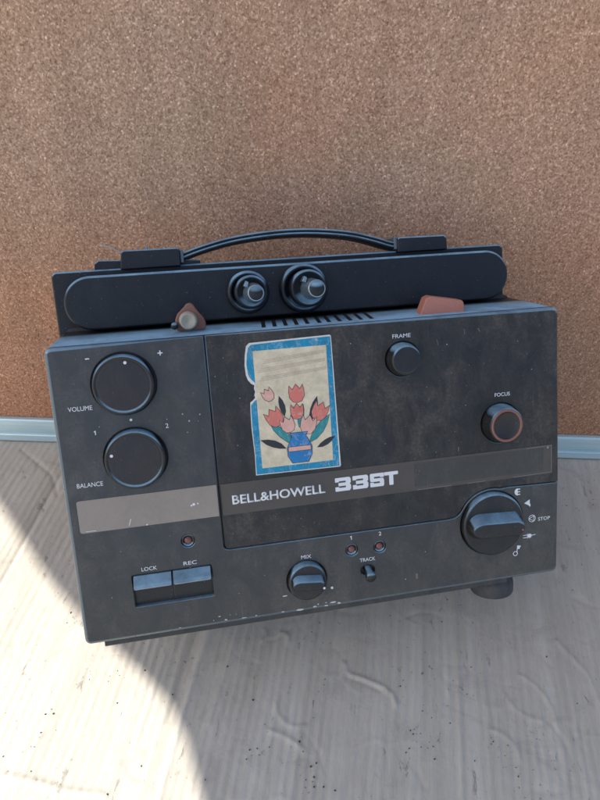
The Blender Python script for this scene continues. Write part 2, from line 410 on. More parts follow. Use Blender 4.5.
# lower / left front panel: L shaped
arc = lambda rr, a0, a1, n=14: [(KBIG[0] + rr * math.cos(math.radians(a0 + (a1 - a0) * k / n)), KBIG[1] + rr * math.sin(math.radians(a0 + (a1 - a0) * k / n))) for k in range(n + 1)]
R1 = 25.0
low = rrect(0, 0, W, H, 4)[14:]      # bottom-left and bottom-right corner arcs
low = [p for p in low]
seam = [(W, 67.4)] + [(292, 68.6), (288.5, 68.3)] + arc(R1, 75, 152)[0:] + [(255.6, 53.2), (252.5, 51.3), (247, 50.9)] + [(97, 51.2)] + [(94.9, 51.6), (93.6, 52.8), (93.1, 54.6)] + [(93.1, H)]
lowpoly = seam + [(4, H)] + [(4 - 4 * math.sin(math.radians(a)), H - 4 + 4 * math.cos(math.radians(a))) for a in range(15, 91, 15)] + low
def bev_outer(p):
    x, y = p
    o = min(x, W - x, y, H - y) < 4.0 and (abs(x) < 3.9 or abs(W - x) < 3.9 or abs(y) < 3.9 or abs(H - y) < 3.9)
    if abs(x - 93.1) < 2.2 or abs(x - 94.1) < 2.2: o = False
    if abs(y - 67.4) < .6 or abs(y - 68.3) < .6: o = False
    return 2.2 if o else .45
holes = [circle(*KV, 19.2), circle(*KB, 19.2), circle(*KM, 13.6), circle(*KBIG, 23.4), rrect(33.8, 21.0, 84.0, 42.8, 1.0),
         circle(*TOG, 4.8, 24, 4.0)] + [circle(x, y, 4.3, 24) for x, y in lamps]
bm = bmesh.new(); slab(bm, lowpoly, -5, 0, bevf=bev_outer, holes=holes, hole_bev=.5)
part('control_panel', bm, [M_panel, M_edge])
# door with its own seam
door = [(W, 68.3), (W, H - 4)] + [(W - 4 + 4 * math.cos(math.radians(a)), H - 4 + 4 * math.sin(math.radians(a))) for a in range(15, 91, 15)] + [(94.1, H), (94.1, 55.2), (94.5, 53.4), (95.6, 52.3), (97.4, 52.1)] + [(246.6, 51.9), (251.8, 52.3), (254.8, 54.2)] + [q for q in reversed(arc(R1 + 1.0, 75, 153))] + [(289, 69.3), (292.5, 69.4)]
bm = bmesh.new(); slab(bm, door, -5, .25, bevf=bev_outer, holes=[circle(*KF, 11.6), circle(*KO, 14.0)], hole_bev=.5)
part('door_panel', bm, [M_door, M_edge])
# shell behind the panels; its top rises slightly to the back
def sect(z, inset, top):
    return [(x, y if y < H / 2 else y + top, z) for x, y in rrect(inset, inset, W - inset, H - inset, 4 - min(inset, 2))]
bm = bmesh.new(); loft(bm, [sect(-60, 0, 6.0), sect(-5.0, 0, 0.3)])
for f in bm.faces:
    f.smooth = len(f.verts) == 4
for e in bm.edges: pass
loft_core = [(x, y) for x, y in rrect(3, 3, W - 3, H - 3, 2)]
v0 = [bm.verts.new((x * MM, y * MM, -4.9 * MM)) for x, y in loft_core]; v1 = [bm.verts.new((x * MM, y * MM, -3.2 * MM)) for x, y in loft_core]
for i in range(len(v0)): bm.faces.new((v0[i - 1], v0[i], v1[i], v1[i - 1]))
bm.faces.new(v1)
part('housing', bm, M_black)
bm = prism(rrect(2.5, -.5, W - 3, 199, 5), -128, -60.2, .0)
part('rear_housing', bm, M_black)
bm = prism([(11, -5), (293, -5), (293, .6), (11, .6)], -124, -4.2, .5)
part('base_tray', bm, M_black)
# vent slots in the top
bm = bmesh.new()
for k in range(11):
    xk = 131 + k * 7.2
    if k in (5,): xk += .8
    for (za, zb) in ((-14, -44),):
        ya = H + .3 + (5.7 * (-za - 5) / 55) + .12; yb = H + .3 + (5.7 * (-zb - 5) / 55) + .12
        q = [(xk, ya, za), (xk + 2.6, ya, za), (xk + 5.6, yb, zb), (xk + 3.0, yb, zb)]
        v = [bm.verts.new((a * MM, b * MM, c * MM)) for a, b, c in q]
        w = [bm.verts.new((a * MM, (b - .5) * MM, c * MM)) for a, b, c in q]
        bm.faces.new(v); bm.faces.new(w[::-1])
        for i in range(4): bm.faces.new((v[i - 1], v[i], w[i], w[i - 1]))
fix(bm); part('vent', bm, M_dark)
# back plate
bm = bmesh.new()
slab(bm, rrect(-1.7, 170, 322.5, 236.6, (4, 4, 1, 1)), -76, -60.4, 1.2)
part('back_plate', bm, M_arm)
# reel arm: long rounded bar
bm = bmesh.new(); slab(bm, rrect(6.8, 197.0, 318.2, 232.2, 17.5, 14), -60.3, -45, 1.6)
part('reel_arm', bm, M_arm)
def spindle(c1, c2, c3, r1, r2, r3, z3):
    bm = bmesh.new(); lathe(bm, c1[0], c1[1], [(r1, -45.2), (r1, -38), (r1 - .8, -36.6), (r1 - 2.6, -36.2), (r1 - 3.4, -37.2), (r2 + .8, -38.5), (0, -38.5)])
    h = part('reel_hub', bm, M_arm, smooth=False)
    bm = bmesh.new(); lathe(bm, c2[0], c2[1], [(r2, -38.6), (r2, -30), (r2 - .7, -29), (r2 - 2.2, -28.6), (r2 - 2.8, -30), (0, -30)])
    part('hub_collar', bm, M_arm, h)
    bm = bmesh.new(); lathe(bm, c3[0], c3[1], [(r3 + 1.2, -30.2), (r3 + .8, -24), (r3 - .2, -22), (r3 - .2, z3 - 1), (r3 - .6, z3 + .1), (r3 - 1.1, z3)], 40)
    part('shaft', bm, M_shaft, h)
    bm = bmesh.new(); lathe(bm, c3[0], c3[1], [(r3 - 1.1, z3 - .4), (r3 - 1.3, z3 - .1), (0, z3 - .1)], 40)
    part('shaft_cap', bm, M_arm, h)
    bm = prism([(c3[0] - r3 - 1.0, c3[1] + r3 - .8), (c3[0] - r3 + 1.6, c3[1] + r3 - 2), (c3[0] - r3 + 2.4, c3[1] + r3 + 1.6), (c3[0] - r3 + .6, c3[1] + r3 + 2.6)], -30.5, -22, .3)
    part('drive_key', bm, M_shaft, h)
spindle((126.6, 214.6), (127.8, 214.6), (129.0, 213.8), 14.2, 11.0, 5.6, -13)
spindle((164.8, 214.6), (166.4, 214.4), (167.8, 213.9), 16.4, 12.4, 6.0, -10)
# handle mounts and strap
bm = prism([(26.5, 236.2), (97.5, 236.2), (97.5, 239.0), (84.5, 240), (30, 242.6), (26.9, 240.6)], -75, -61, .6); part('handle_mount', bm, M_arm)
bm = prism([(44, 235.2), (84, 235.2), (84.2, 246.6), (82.8, 247.6), (47.5, 247.8), (45.4, 246.6)], -76.5, -55, .9); part('handle_mount', bm, M_arm)
bm = prism([(238.6, 235), (276.6, 235), (276.2, 243.6), (274.2, 245.6), (240.0, 245.8), (238.6, 244.6)], -76.5, -56, .9); part('handle_mount', bm, M_arm)
for hx in (84.2, 236.4):
    bm = prism(rrect(hx, 237.4, hx + 2.2, 246.2, .5, 2), -75, -57, .4); part('hinge_clip', bm, M_edge)
ctrl = [(80, 239.4), (86, 241.6), (100, 245.8), (119, 250.0), (140, 252.4), (161.5, 253.3), (183, 252.3), (204.8, 249.4), (222, 244.8), (234, 240.8), (243, 239.0)]
def catmull(P, m=6):
    out = []
    for i in range(len(P) - 1):
        p0, p1, p2, p3 = [np.array(P[min(max(j, 0), len(P) - 1)], float) for j in (i - 1, i, i + 1, i + 2)]
        for k in range(m):
            u = k / m; out.append(tuple(.5 * ((2 * p1) + (p2 - p0) * u + (2 * p0 - 5 * p1 + 4 * p2 - p3) * u * u + (3 * p1 - p0 - 3 * p2 + p3) * u ** 3)))
    out.append(tuple(P[-1])); return out
path = catmull(ctrl)
def sweep(path, sec):
    bm = bmesh.new(); S = []
    for i, p in enumerate(path):
        a = np.array(path[max(0, i - 1)]); b = np.array(path[min(len(path) - 1, i + 1)]); d = b - a; d /= np.linalg.norm(d)
        n = np.array([-d[1], d[0]]); S.append([(p[0] + n[0] * v, p[1] + n[1] * v, z) for z, v in sec])
    loft(bm, S)
    for f in bm.faces: f.smooth = len(f.verts) == 4
    return bm
sec = [(-58.5, -1.9), (-58, -.9), (-58.4, -.1), (-59.2, 0), (-59.2, .6), (-58.4, .8), (-58.2, 1.8), (-58.8, 2.5), (-59.8, 2.8), (-73, 2.8), (-74, 2.0), (-74, -1.7), (-73.4, -2.5), (-59.4, -2.5)]
bm = sweep(path, sec); hd = part('carrying_handle', bm, M_arm)
# small wire end sticking out left of the handle
bm = bmesh.new(); wp = [(45.5, 246.5), (41, 249.2), (36.5, 251.6), (32.2, 253)]
S = []
for i, p in enumerate(wp):
    S.append([(p[0] - .2 * math.sin(a) * .8, p[1] + .55 * math.sin(a), -64 + .55 * math.cos(a)) for a in (2 * PI * k / 8 for k in range(8))])
loft(bm, S); part('wire_end', bm, M_dimwhite)
bm = bmesh.new(); lathe(bm, 62, 0, [(.8, 0), (.8, 3.0), (0, 3.2)], 12); bmesh.ops.rotate(bm, verts=bm.verts, cent=(.062, 0, 0), matrix=Matrix.Rotation(-PI / 2, 3, 'X'))
bmesh.ops.translate(bm, verts=bm.verts, vec=(0, .2474, -.066)); part('screw', bm, M_arm)
# latch and lever on the top
pear = [(77.6, 193.2), (95.6, 193.2), (96.2, 197.4), (95.0, 201.0), (92.6, 204.0), (90.6, 207.0), (89.2, 209.6), (87.2, 210.8), (85.0, 210.4), (83.4, 208.4), (81.4, 206.6), (78.8, 204.2), (77.2, 200.8), (76.8, 197)]
bm = prism(pear, -24.5, -20.5, 1.0, 3); lt = part('latch', bm, M_latch)
bm = bmesh.new(); lathe(bm, 85.2, 199.6, [(5.9, -20.6), (5.9, -18.6), (5.2, -18.0), (5.2, -12.4), (4.9, -11.6), (4.2, -11.3), (3.6, -12.0), (1.4, -12.1), (1.0, -12.6), (0, -12.6)], 32); part('latch_button', bm, M_brass, lt)
bm = bmesh.new(); lathe(bm, 76.4, 197.0, [(2.2, -20), (2.2, -15), (1.6, -14.4), (0, -14.4)], 20); part('latch_pin', bm, M_arm, lt)
bm = bmesh.new(); loft(bm, [[(238.6, 190.8, -27), (243.6, 203.0, -26), (246.8, 204.2, -26), (268.6, 200.2, -26), (269.6, 198.6, -26), (269.8, 190.8, -27)],
                            [(237.0, 190.8, -13), (242.4, 202.0, -14), (245.6, 203.2, -14), (267.8, 199.2, -14), (268.9, 197.6, -14), (269.2, 190.8, -13)]])
bevel_all(bm, .7, 3, 20); part('film_gate_lever', bm, M_lever)
# foot
bm = bmesh.new(); lathe(bm, 0, 0, [(13.2, 0), (13.6, 3), (15.4, 5), (15.8, 8), (15.6, 13.5), (14.8, 15), (13, 15.6), (0, 15.6)], 40)
bmesh.ops.rotate(bm, verts=bm.verts, cent=(0, 0, 0), matrix=Matrix.Rotation(PI / 2, 3, 'X'))
def foot(x, y, z, k):
    b2 = bm.copy(); bmesh.ops.scale(b2, verts=b2.verts, vec=(k, k, k)); bmesh.ops.translate(b2, verts=b2.verts, vec=(x * MM, y * MM, z * MM))
    return part('rubber_foot', b2, M_rubber)
foot(289, -3.2, -21, 1.0)
foot(40, -4.6, -110, .6); foot(290, -4.6, -110, .6)

# lettering helpers
def text_bm(word, bold=0.0):
    cu = bpy.data.curves.new('t', 'FONT'); cu.body = word; cu.size = 1; cu.offset = bold; cu.resolution_u = 4; cu.fill_mode = 'FRONT'
    to = bpy.data.objects.new('t', cu); C.objects.link(to)
    dg = bpy.context.evaluated_depsgraph_get(); dg.update()
    me = bpy.data.meshes.new_from_object(to.evaluated_get(dg))
    b = bmesh.new(); b.from_mesh(me); bpy.data.objects.remove(to); bpy.data.meshes.remove(me); bpy.data.curves.remove(cu)
    return b
def text(word, xa, xb, yb, hgt, z=.3, bold=0., m=None, parent=None, name='lettering', rot=0, target=None):
    b = text_bm(word, bold); xsv = [v.co.x for v in b.verts]; ysv = [v.co.y for v in b.verts]
    mx, Mx, my, My = min(xsv), max(xsv), min(ysv), max(ysv)
    for v in b.verts:
        v.co.x = (xa + (v.co.x - mx) / (Mx - mx) * (xb - xa)) * MM; v.co.y = (yb + (v.co.y - my) / (My - my) * hgt) * MM; v.co.z = z * MM
    for f in b.faces:
        f.normal_update()
        if f.normal.z < 0: f.normal_flip()
    g = bmesh.ops.extrude_face_region(b, geom=b.faces[:])
    if target is not None: 
        o = None
    for e in g['geom']:
        if isinstance(e, bmesh.types.BMVert): e.co.z += .12 * MM
    fix(b)
    return part(name, b, m or M_white, parent)
def flat(bm, pts, z, th=.08):
    if area(pts) < 0: pts = pts[::-1]
    a = [bm.verts.new((x * MM, y * MM, z * MM)) for x, y in pts]; b = [bm.verts.new((x * MM, y * MM, (z + th) * MM)) for x, y in pts]
    bm.faces.new(b); bm.faces.new(a[::-1])
    for i in range(len(a)): bm.faces.new((a[i - 1], a[i], b[i], b[i - 1]))
def stroke(bm, pts, w, z, th=.08):
    for i in range(len(pts) - 1):
        a, b = np.array(pts[i], float), np.array(pts[i + 1], float); d = b - a; L = np.linalg.norm(d)
        if L < 1e-6: continue
        d /= L; n = np.array([-d[1], d[0]]) * w / 2; a = a - d * w * .3; b = b + d * w * .3
        flat(bm, [tuple(a - n), tuple(b - n), tuple(b + n), tuple(a + n)], z + (i % 3) * .004, th)

ZP, ZD = .02, .27     # just proud of the control panel and of the door
# name strips
bm = bmesh.new(); slab(bm, rrect(6.6, 75.0, 92.3, 96.0, (.2, 1.6, 1.6, .2)), -.2, .32, .12); pl1 = part('name_strip', bm, M_plate, label='short plain grey-brown strip left of the door seam')
bm = bmesh.new(); slab(bm, rrect(94.9, 75.0, 325.2, 95.9, (.8, .2, .2, .8)), .1, .57, .12); pl2 = part('name_strip', bm, M_plate2, label='long grey strip with white maker lettering')
bm = bmesh.new(); slab(bm, rrect(224, 77.6, 318.6, 94.0, .6), .5, .66, .05); part('strip_inlay', bm, M_plate_dark, pl2)
text('BELL&HOWELL', 101.4, 162.4, 81.6, 6.1, .58, .02, parent=pl2)
b = bmesh.new()
def poly(pts): flat(b, pts, .58, .12)
def bar(x0, y0, x1, y1): flat(b, rrect(x0, y0, x1, y1, .5, 3), .58, .12)
def three(x):
    w = 10.6
    bar(x, 88.3, x + w - .6, 90.6); bar(x + 2.2, 84.9, x + w - .8, 87.1); bar(x, 81.4, x + w - .6, 83.7)
    poly([(x + w - 3.4, 82.4), (x + w - .9, 81.6), (x + w, 82.6), (x + w, 85.2), (x + w - .8, 86.0), (x + w, 86.8), (x + w, 89.6), (x + w - .9, 90.5), (x + w - 3.4, 89.6), (x + w - 3.4, 87.2), (x + w - 3.4, 84.8)])
    poly([(x, 89), (x + 2.6, 89), (x + 2.6, 87.7), (x, 87.7)]); poly([(x, 83), (x + 2.6, 83), (x + 2.6, 84.4), (x, 84.4)])
three(169.3); three(181.2)
x = 193.1; w = 9.6
bar(x + .2, 88.3, x + w, 90.6); bar(x + .2, 84.9, x + w - .3, 87.1); bar(x, 81.4, x + w - .3, 83.7)
poly([(x + w - 2.6, 89), (x + w, 89), (x + w, 87.7), (x + w - 2.6, 87.7)]); poly([(x, 83), (x + 2.6, 83), (x + 2.6, 84.4), (x, 84.4)])
poly([(x, 86), (x + 2.8, 86), (x + 2.8, 89.6), (x + .9, 90.5), (x, 89.7)]); poly([(x + w - 2.9, 82.4), (x + w - .9, 81.5), (x + w, 82.4), (x + w, 86.1), (x + w - 2.9, 86.1)])
bar(202.9, 88.3, 212.6, 90.6); bar(206.3, 81.4, 209.2, 89)
for v in b.verts: v.co.z += random.random() * .00002
fix(b); part('lettering', b, M_white, pl2)
b = bmesh.new()
stroke(b, [(306, 94.9), (324.6, 95.2), (324.6, 76.0), (296, 75.7)], .22, .66); stroke(b, [(262, 75.6), (275, 75.6)], .2, .66); stroke(b, [(226, 75.6), (250, 75.6)], .2, .66)
flat(b, circle(321.8, 94.0, .8, 8), .66)
part('worn_edge', b, M_faint2, pl2)['kind'] = 'stuff'
b = bmesh.new(); stroke(b, [(36.2, 76.6), (37.6, 80.6)], .4, .34); flat(b, circle(77.0, 85.0, .9, 8), .34); flat(b, circle(79.6, 85.2, .5, 8), .34); flat(b, circle(75.5, 84.4, .6, 7), .34); flat(b, circle(47, 75.6, .5, 6), .34)
stroke(b, [(10, 76), (16, 76)], .25, .34)
part('scratch', b, M_white, pl1)['kind'] = 'stuff'

# printed legends
def one(x, y):
    b = bmesh.new(); flat(b, [(x, y), (x + .5, y), (x + .5, y + 2.6), (x, y + 2.6), (x - .7, y + 2.0), (x - .5, y + 1.7), (x, y + 1.95)], ZP); part('lettering', b, M_white)
text('VOLUME', 9.3, 23.4, 151.8, 2.8, ZP); text('BALANCE', 8.4, 23.8, 104.2, 2.8, ZP); text('LOCK', 40.2, 49.8, 44.9, 2.5, ZP, m=M_white); text('REC', 66.6, 75.0, 44.9, 2.5, ZP)
text('MIX', 143.2, 150.0, 37.6, 2.5, ZP); text('TRACK', 183.2, 194.0, 29.4, 2.5, ZP); text('FRAME', 213.0, 225.2, 178.9, 2.5, ZD); text('FOCUS', 283.0, 294.0, 133.6, 2.5, ZD)
text('STOP', 314.8, 324.0, 40.8, 2.5, ZP); one(178.0, 46.4); text('2', 197.4, 199.2, 46.6, 2.6, ZP); one(23.0, 136.2); text('2', 65.0, 66.8, 136.0, 2.8, ZP)
def mark(fn):
    b = bmesh.new(); fn(b); part('scale_mark', b, M_white)
def joined(*polys):
    def fn(b):
        for p in polys: flat(b, *p)
    return fn
mark(lambda b: flat(b, rrect(22.9, 182.2, 25.3, 182.9, .1), ZP))
mark(lambda b: flat(b, [(65, 182.05), (66.2, 182.05), (66.2, 180.9), (66.85, 180.9), (66.85, 182.05), (68, 182.05), (68, 182.7), (66.85, 182.7), (66.85, 183.9), (66.2, 183.9), (66.2, 182.7), (65, 182.7)], ZP))
mark(lambda b: flat(b, circle(44.9, 143.3, .8, 12), ZP)); mark(lambda b: flat(b, circle(162.8, 14.0, .9, 12), ZP)); mark(lambda b: flat(b, rrect(128.9, 13.0, 131.8, 13.5, .1), ZP))
# symbols round the mode knob
def half_moon(b):
    flat(b, [(299.4, 66.9)] + [(299.4 + 2.4 * math.cos(math.radians(a)), 64.3 + 2.6 * math.sin(math.radians(a))) for a in range(100, 270, 12)] + [(299.4, 61.7)], ZP)
    for dy in (-1.9, 0, 1.9): flat(b, rrect(299.35, 64.3 + dy - .35, 301.2, 64.3 + dy + .35, .1), ZP + .004)
mark(half_moon)
mark(lambda b: (flat(b, [(304.2, 55.2), (308.4, 57.6), (308.4, 52.8)], ZP), flat(b, rrect(308.0, 52.4, 308.9, 54.4, .1), ZP + .01)))
def ring_tri(b):
    cr = circle(310.2, 43.2, 2.5, 22); stroke(b, cr + [cr[0]], .4, ZP); stroke(b, [(307.8, 43.2), (311.6, 45.0), (311.4, 41.3), (307.8, 43.2)], .4, ZP + .01)
mark(ring_tri)
mark(lambda b: (stroke(b, [(303.4, 31.3), (306.4, 31.3)], .45, ZP), stroke(b, [(303.4, 29.5), (306.4, 29.5)], .45, ZP), stroke(b, [(306.6, 28.8), (306.6, 32.2)], .4, ZP + .01), flat(b, circle(308.2, 30.5, 1.6, 12), ZP + .02), stroke(b, [(309.0, 30.6), (312.6, 30.9)], .45, ZP)))
def lamp_sym(b):
    cr = circle(297.2, 18.6, 1.6, 14); stroke(b, cr + [cr[0]], .45, ZP); stroke(b, [(298.4, 19.0), (298.8, 24.2)], .45, ZP + .01); flat(b, [(298.7, 24.6), (301.4, 24.0), (300.2, 21.6), (298.6, 22.0)], ZP + .02)
mark(lamp_sym)

# chips and specks
b = bmesh.new()
def chip(x, y, r, z, n=7, sx=1.):
    flat(b, [(x + sx * r * random.uniform(.5, 1.1) * math.cos(2 * PI * k / n), y + r * random.uniform(.5, 1.1) * math.sin(2 * PI * k / n)) for k in range(n)], z, .05)
for x, y, r in ((76.0, 143.6, .55), (79.6, 139.0, .7), (77.8, 131.8, .45), (86.5, 142.4, .5), (66.2, 141.4, .4), (85, 138.2, .3), (26, 141, .35), (60, 112, .4), (118, 30, .3), (100, 20, .35), (29, 60, .3), (20, 30, .35), (230, 30, .4), (215, 12, .5), (60, 66, .25), (70.5, 42.9, .4)):
    chip(x, y, r, ZP)
for x, y, r in ((108, 120, .35), (112, 150, .3), (104, 176, .3), (190, 140, .3), (205, 110, .35), (235, 145, .3), (250, 92, .5), (262, 130, .35), (300, 170, .3), (310, 150, .35), (185, 178, .4), (98, 165, .3), (250, 172, .5), (145, 66, .3), (240, 100, .3)):
    chip(x, y, r, ZD)
part('dust_speck', b, M_dimwhite)['kind'] = 'stuff'
b = bmesh.new()
for x, y, r, sx in ((140, 1.2, .7, 5), (150, 1.8, .6, 3), (152.5, 3.2, .6, 1), (158, 1.2, .6, 3), (163, 2.8, .9, 3), (167, 1.8, .8, 2), (158, 3.4, .4, 2), (90, 2.4, .7, 1.6), (86, 5.4, .5, 1.8), (93, 5.4, .35, 1), (97, 5.2, .3, 1), (82, 3.2, .4, 1), (110, 2.0, .4, 2), (60, 1.8, .3, 3), (102, 1.8, .35, 5), (128, 1.6, .4, 4)):
    yy = y + .5; zz = (-2.2 + math.sqrt(max(0, 2.2 ** 2 - max(0, 2.2 - yy) ** 2))) + .06; chip(x, yy, r, zz, 9, sx)
part('paint_chip', b, M_chip)['kind'] = 'stuff'
b = bmesh.new()
for pts, w in (([(243, 176), (243.8, 172)], .3), ([(262, 181), (262.6, 177.5)], .35), ([(272, 180.5), (273.0, 178.6)], .5), ([(236, 136), (236.6, 137.4)], .4), ([(256, 99), (256.2, 101.6)], .6)):
    stroke(b, pts, w, ZD, .05)
part('scratch', b, M_faint)['kind'] = 'stuff'
b = bmesh.new(); flat(b, [(222.5, 11), (224.0, 11.2), (224.0, 15.0), (222.3, 14.8)], ZP); part('scratch', b, M_faint)

# big rotary knobs
def disc_knob(c, r, h, dot=None, label=None, z0=-3):
    bm = bmesh.new(); lathe(bm, c[0], c[1], [(r, z0), (r, h - 1.4), (r - .25, h - .7), (r - .8, h - .15), (r - 1.5, h), (r - 2.0, h - .25), (r - 2.5, h - .5), (0, h - .5)], 72)
    k = part('knob', bm, M_knob, label=label)
    bm = bmesh.new(); lathe(bm, c[0], c[1], [(r - 2.7, h - .52), (r - 3.0, h - .40), (r - 3.3, h - .40), (0, h - .40)], 72); part('knob_face', bm, M_knobface, k)
    if dot:
        bm = bmesh.new(); flat(bm, circle(dot[0], dot[1], .95, 14), h - .38); part('marker_dot', bm, M_white, k)
    return k
disc_knob(KV, 18.1, 6.0, (46.0, 178.9), 'round volume knob, upper of the two large ones')
kb = disc_knob(KB, 18.3, 6.0, (31.6, 123.4), 'round balance knob, lower of the two large ones')
def bar_knob(c, r, h, bl, bw, bh, ang, dot, label):
    bm = bmesh.new(); lathe(bm, c[0], c[1], [(r, -3), (r, h - 1.2), (r - .5, h - .4), (r - 1.4, h), (r - 1.7, h), (r - 2.2, h), (0, h)], 64)
    k = part('knob', bm, M_knob, label=label)
    n = 10; out = []
    for i in range(n + 1):
        a = PI / 2 + PI * i / n; out.append((-bl + bw * .5 + bw * .5 * math.cos(a), bw * .5 * math.sin(a)))
    out += [(bl * .72, -bw * .5), (bl * .93, -bw * .30), (bl, 0), (bl * .93, bw * .30), (bl * .72, bw * .5)]
    ca, sa = math.cos(ang), math.sin(ang); tr = lambda p, s=1.: (c[0] + ca * p[0] * s - sa * p[1] * s, c[1] + sa * p[0] * s + ca * p[1] * s)
    bm = bmesh.new(); loft(bm, [[(*tr(p), h - .3) for p in out], [(*tr((p[0] * .93, p[1] * .56 - .04 * bw)), h + bh) for p in out]]); bevel_all(bm, .9, 3, 40)
    for f in bm.faces:
        if abs(f.normal.z) < .9 and len(f.verts) == 4: f.smooth = True
    part('grip', bm, M_knob, k)
    bm = bmesh.new(); flat(bm, circle(*tr(dot[0:2]), .8, 12), h + bh + .02 if dot[2] else h + .02); part('marker_dot', bm, dot[3], k)
bar_knob(KM, 13.0, 4.6, 11.6, 11.5, 4.6, math.radians(-6), (10.0, -2.2, 1, M_white), 'small bar-grip mixing knob at the bottom of the panel')
bar_knob(KBIG, 22.6, 3.6, 20.6, 18.5, 8.0, math.radians(-3), (17.0, -2.0, 1, M_copper), 'large bar-grip mode knob at the right edge')
# frame knob
bm = bmesh.new(); lathe(bm, KF[0], KF[1], [(10.9, -3), (10.9, 2), (10.3, 3), (9.9, 7.4), (9.5, 8.3), (8.7, 8.8), (7.9, 8.6), (7.6, 8.6), (7.2, 8.6), (0, 8.6)], 56); part('knob', bm, M_knob, label='small raised framing knob')
# focus knob with copper ring
bm = bmesh.new(); lathe(bm, KO[0], KO[1], [(13.3, -3), (13.3, 2), (12.9, 3), (12.1, 8.6), (11.7, 9.4), (11.2, 9.6), (9.6, 9.6)], 64); kf = part('knob', bm, M_knob, label='focus knob with a copper ring')
bm = bmesh.new(); lathe(bm, KO[0], KO[1], [(11.25, 9.4), (11.0, 9.95), (10.3, 10.1), (9.7, 9.95), (9.4, 9.3)], 64); part('ring', bm, M_copper, kf)
bm = bmesh.new(); lathe(bm, KO[0], KO[1], [(9.5, 9.5), (8.6, 8.7), (5, 7.9), (0, 7.4)], 64); part('knob_face', bm, M_knobface, kf)
# indicator lamps
for x, y in lamps:
    bm = bmesh.new(); lathe(bm, x, y, [(4.1, -3), (4.1, -1.0), (3.7, -.6), (3.0, -1.2), (2.7, -2.6)], 28); il = part('indicator_lamp', bm, M_black)
    bm = bmesh.new(); lathe(bm, x, y, [(2.65, -3), (2.6, -1.8), (2.1, -1.0), (1.2, -.5), (0, -.35)], 24); part('lens', bm, M_lens, il)
# track toggle
bm = bmesh.new(); lathe(bm, TOG[0], TOG[1], [(2.8, -3), (2.9, 2.5), (3.6, 6.0), (3.7, 7.6), (3.1, 8.4), (0, 8.6)], 28)
bmesh.ops.rotate(bm, verts=bm.verts, cent=(TOG[0] * MM, TOG[1] * MM, 0), matrix=Matrix.Rotation(math.radians(14), 3, 'X')); part('track_switch', bm, M_knob)
# lock and rec keys in their recess
def key(xa, xb, label):
    pf = [(-3.1, 22.4), (-2.9, 22.5), (-2.6, 33.2), (3.9, 34.4), (4.9, 35.2), (4.2, 37.6), (-.4, 42.0), (-3.1, 42.0)]
    bm = bmesh.new(); loft(bm, [[(x, y, z) for z, y in pf] for x in (xa, xb)]); bevel_all(bm, .35, 2, 25); k = part('key', bm, M_knob, label=label)
    bm = bmesh.new(); stroke(bm, [(xa + .8, 35.3), (xb - .8, 35.35)], .35, 4.75, .25); part('worn_edge', bm, M_dimwhite, k)
key(34.6, 58.2, 'left rocker key marked LOCK'); key(59.4, 83.2, 'right rocker key marked REC')

# sticker (plain generic print, torn at its left edge)
so_ = [(118.0, 99.0), (173.4, 98.2), (174.0, 99.0), (172.6, 184.0), (171.8, 184.8), (140, 184.2), (120.5, 183.8), (118.6, 182.0), (117.3, 176), (116.7, 170), (117.0, 164), (118.0, 160.8), (119.8, 158.4), (121.8, 157.2), (121.3, 155.2), (121.9, 153.0), (121.2, 151.0), (121.6, 149.2), (119.6, 147.4), (118.3, 146.6), (117.9, 140), (117.7, 130), (118.3, 112)]
st = bmesh.new(); slab(st, so_, .1, .42, .05); stk = part('sticker', st, P_white, label='blue-bordered cream sticker torn at its left edge')
b = bmesh.new()
bl = [(118.5, 99.5), (173.1, 98.8), (172.1, 183.8), (140, 183.2), (121.6, 182.6), (119.8, 181.0), (118.5, 176), (117.9, 170), (118.3, 165), (119.1, 162.4), (120.4, 160.6), (121.8, 159.2), (122.9, 158.0), (122.8, 155.0), (123.2, 152.0), (122.9, 148.4), (121.0, 147.2), (119.6, 145.8), (118.6, 144.8), (118.4, 138), (118.3, 130), (118.7, 112)]
flat(b, bl, .43, .05); part('sticker_border', b, P_blue, stk)
b = bmesh.new(); flat(b, rrect(122.4, 103.2, 169.0, 178.6, .3), .49, .04); part('sticker_picture_ground', b, P_cream, stk)
b = bmesh.new()
for yy, xa, xb in ((171.5, 128, 167), (166.2, 124, 167.5), (160.8, 125, 168)):
    for j in range(3): stroke(b, [(xa + j, yy - 1.2 + j * 1.1), ((xa + xb) / 2, yy + .6 + j * .9), (xb, yy + 2.6 + j * .7)], .5, .54 + .012 * j, .02)
part('sticker_print', b, P_tan, stk)['kind'] = 'stuff'
def blob(cx, cy, rx, ry, rot=0, n=26, wob=.06, seed=0):
    r = random.Random(seed); ph = r.uniform(0, 6); out = []
    for k in range(n):
        a = 2 * PI * k / n; q = 1 + wob * math.sin(3 * a + ph) + wob * .6 * math.sin(5 * a + ph * 2)
        x, y = rx * q * math.cos(a), ry * q * math.sin(a); out.append((cx + x * math.cos(rot) - y * math.sin(rot), cy + x * math.sin(rot) + y * math.cos(rot)))
    return out
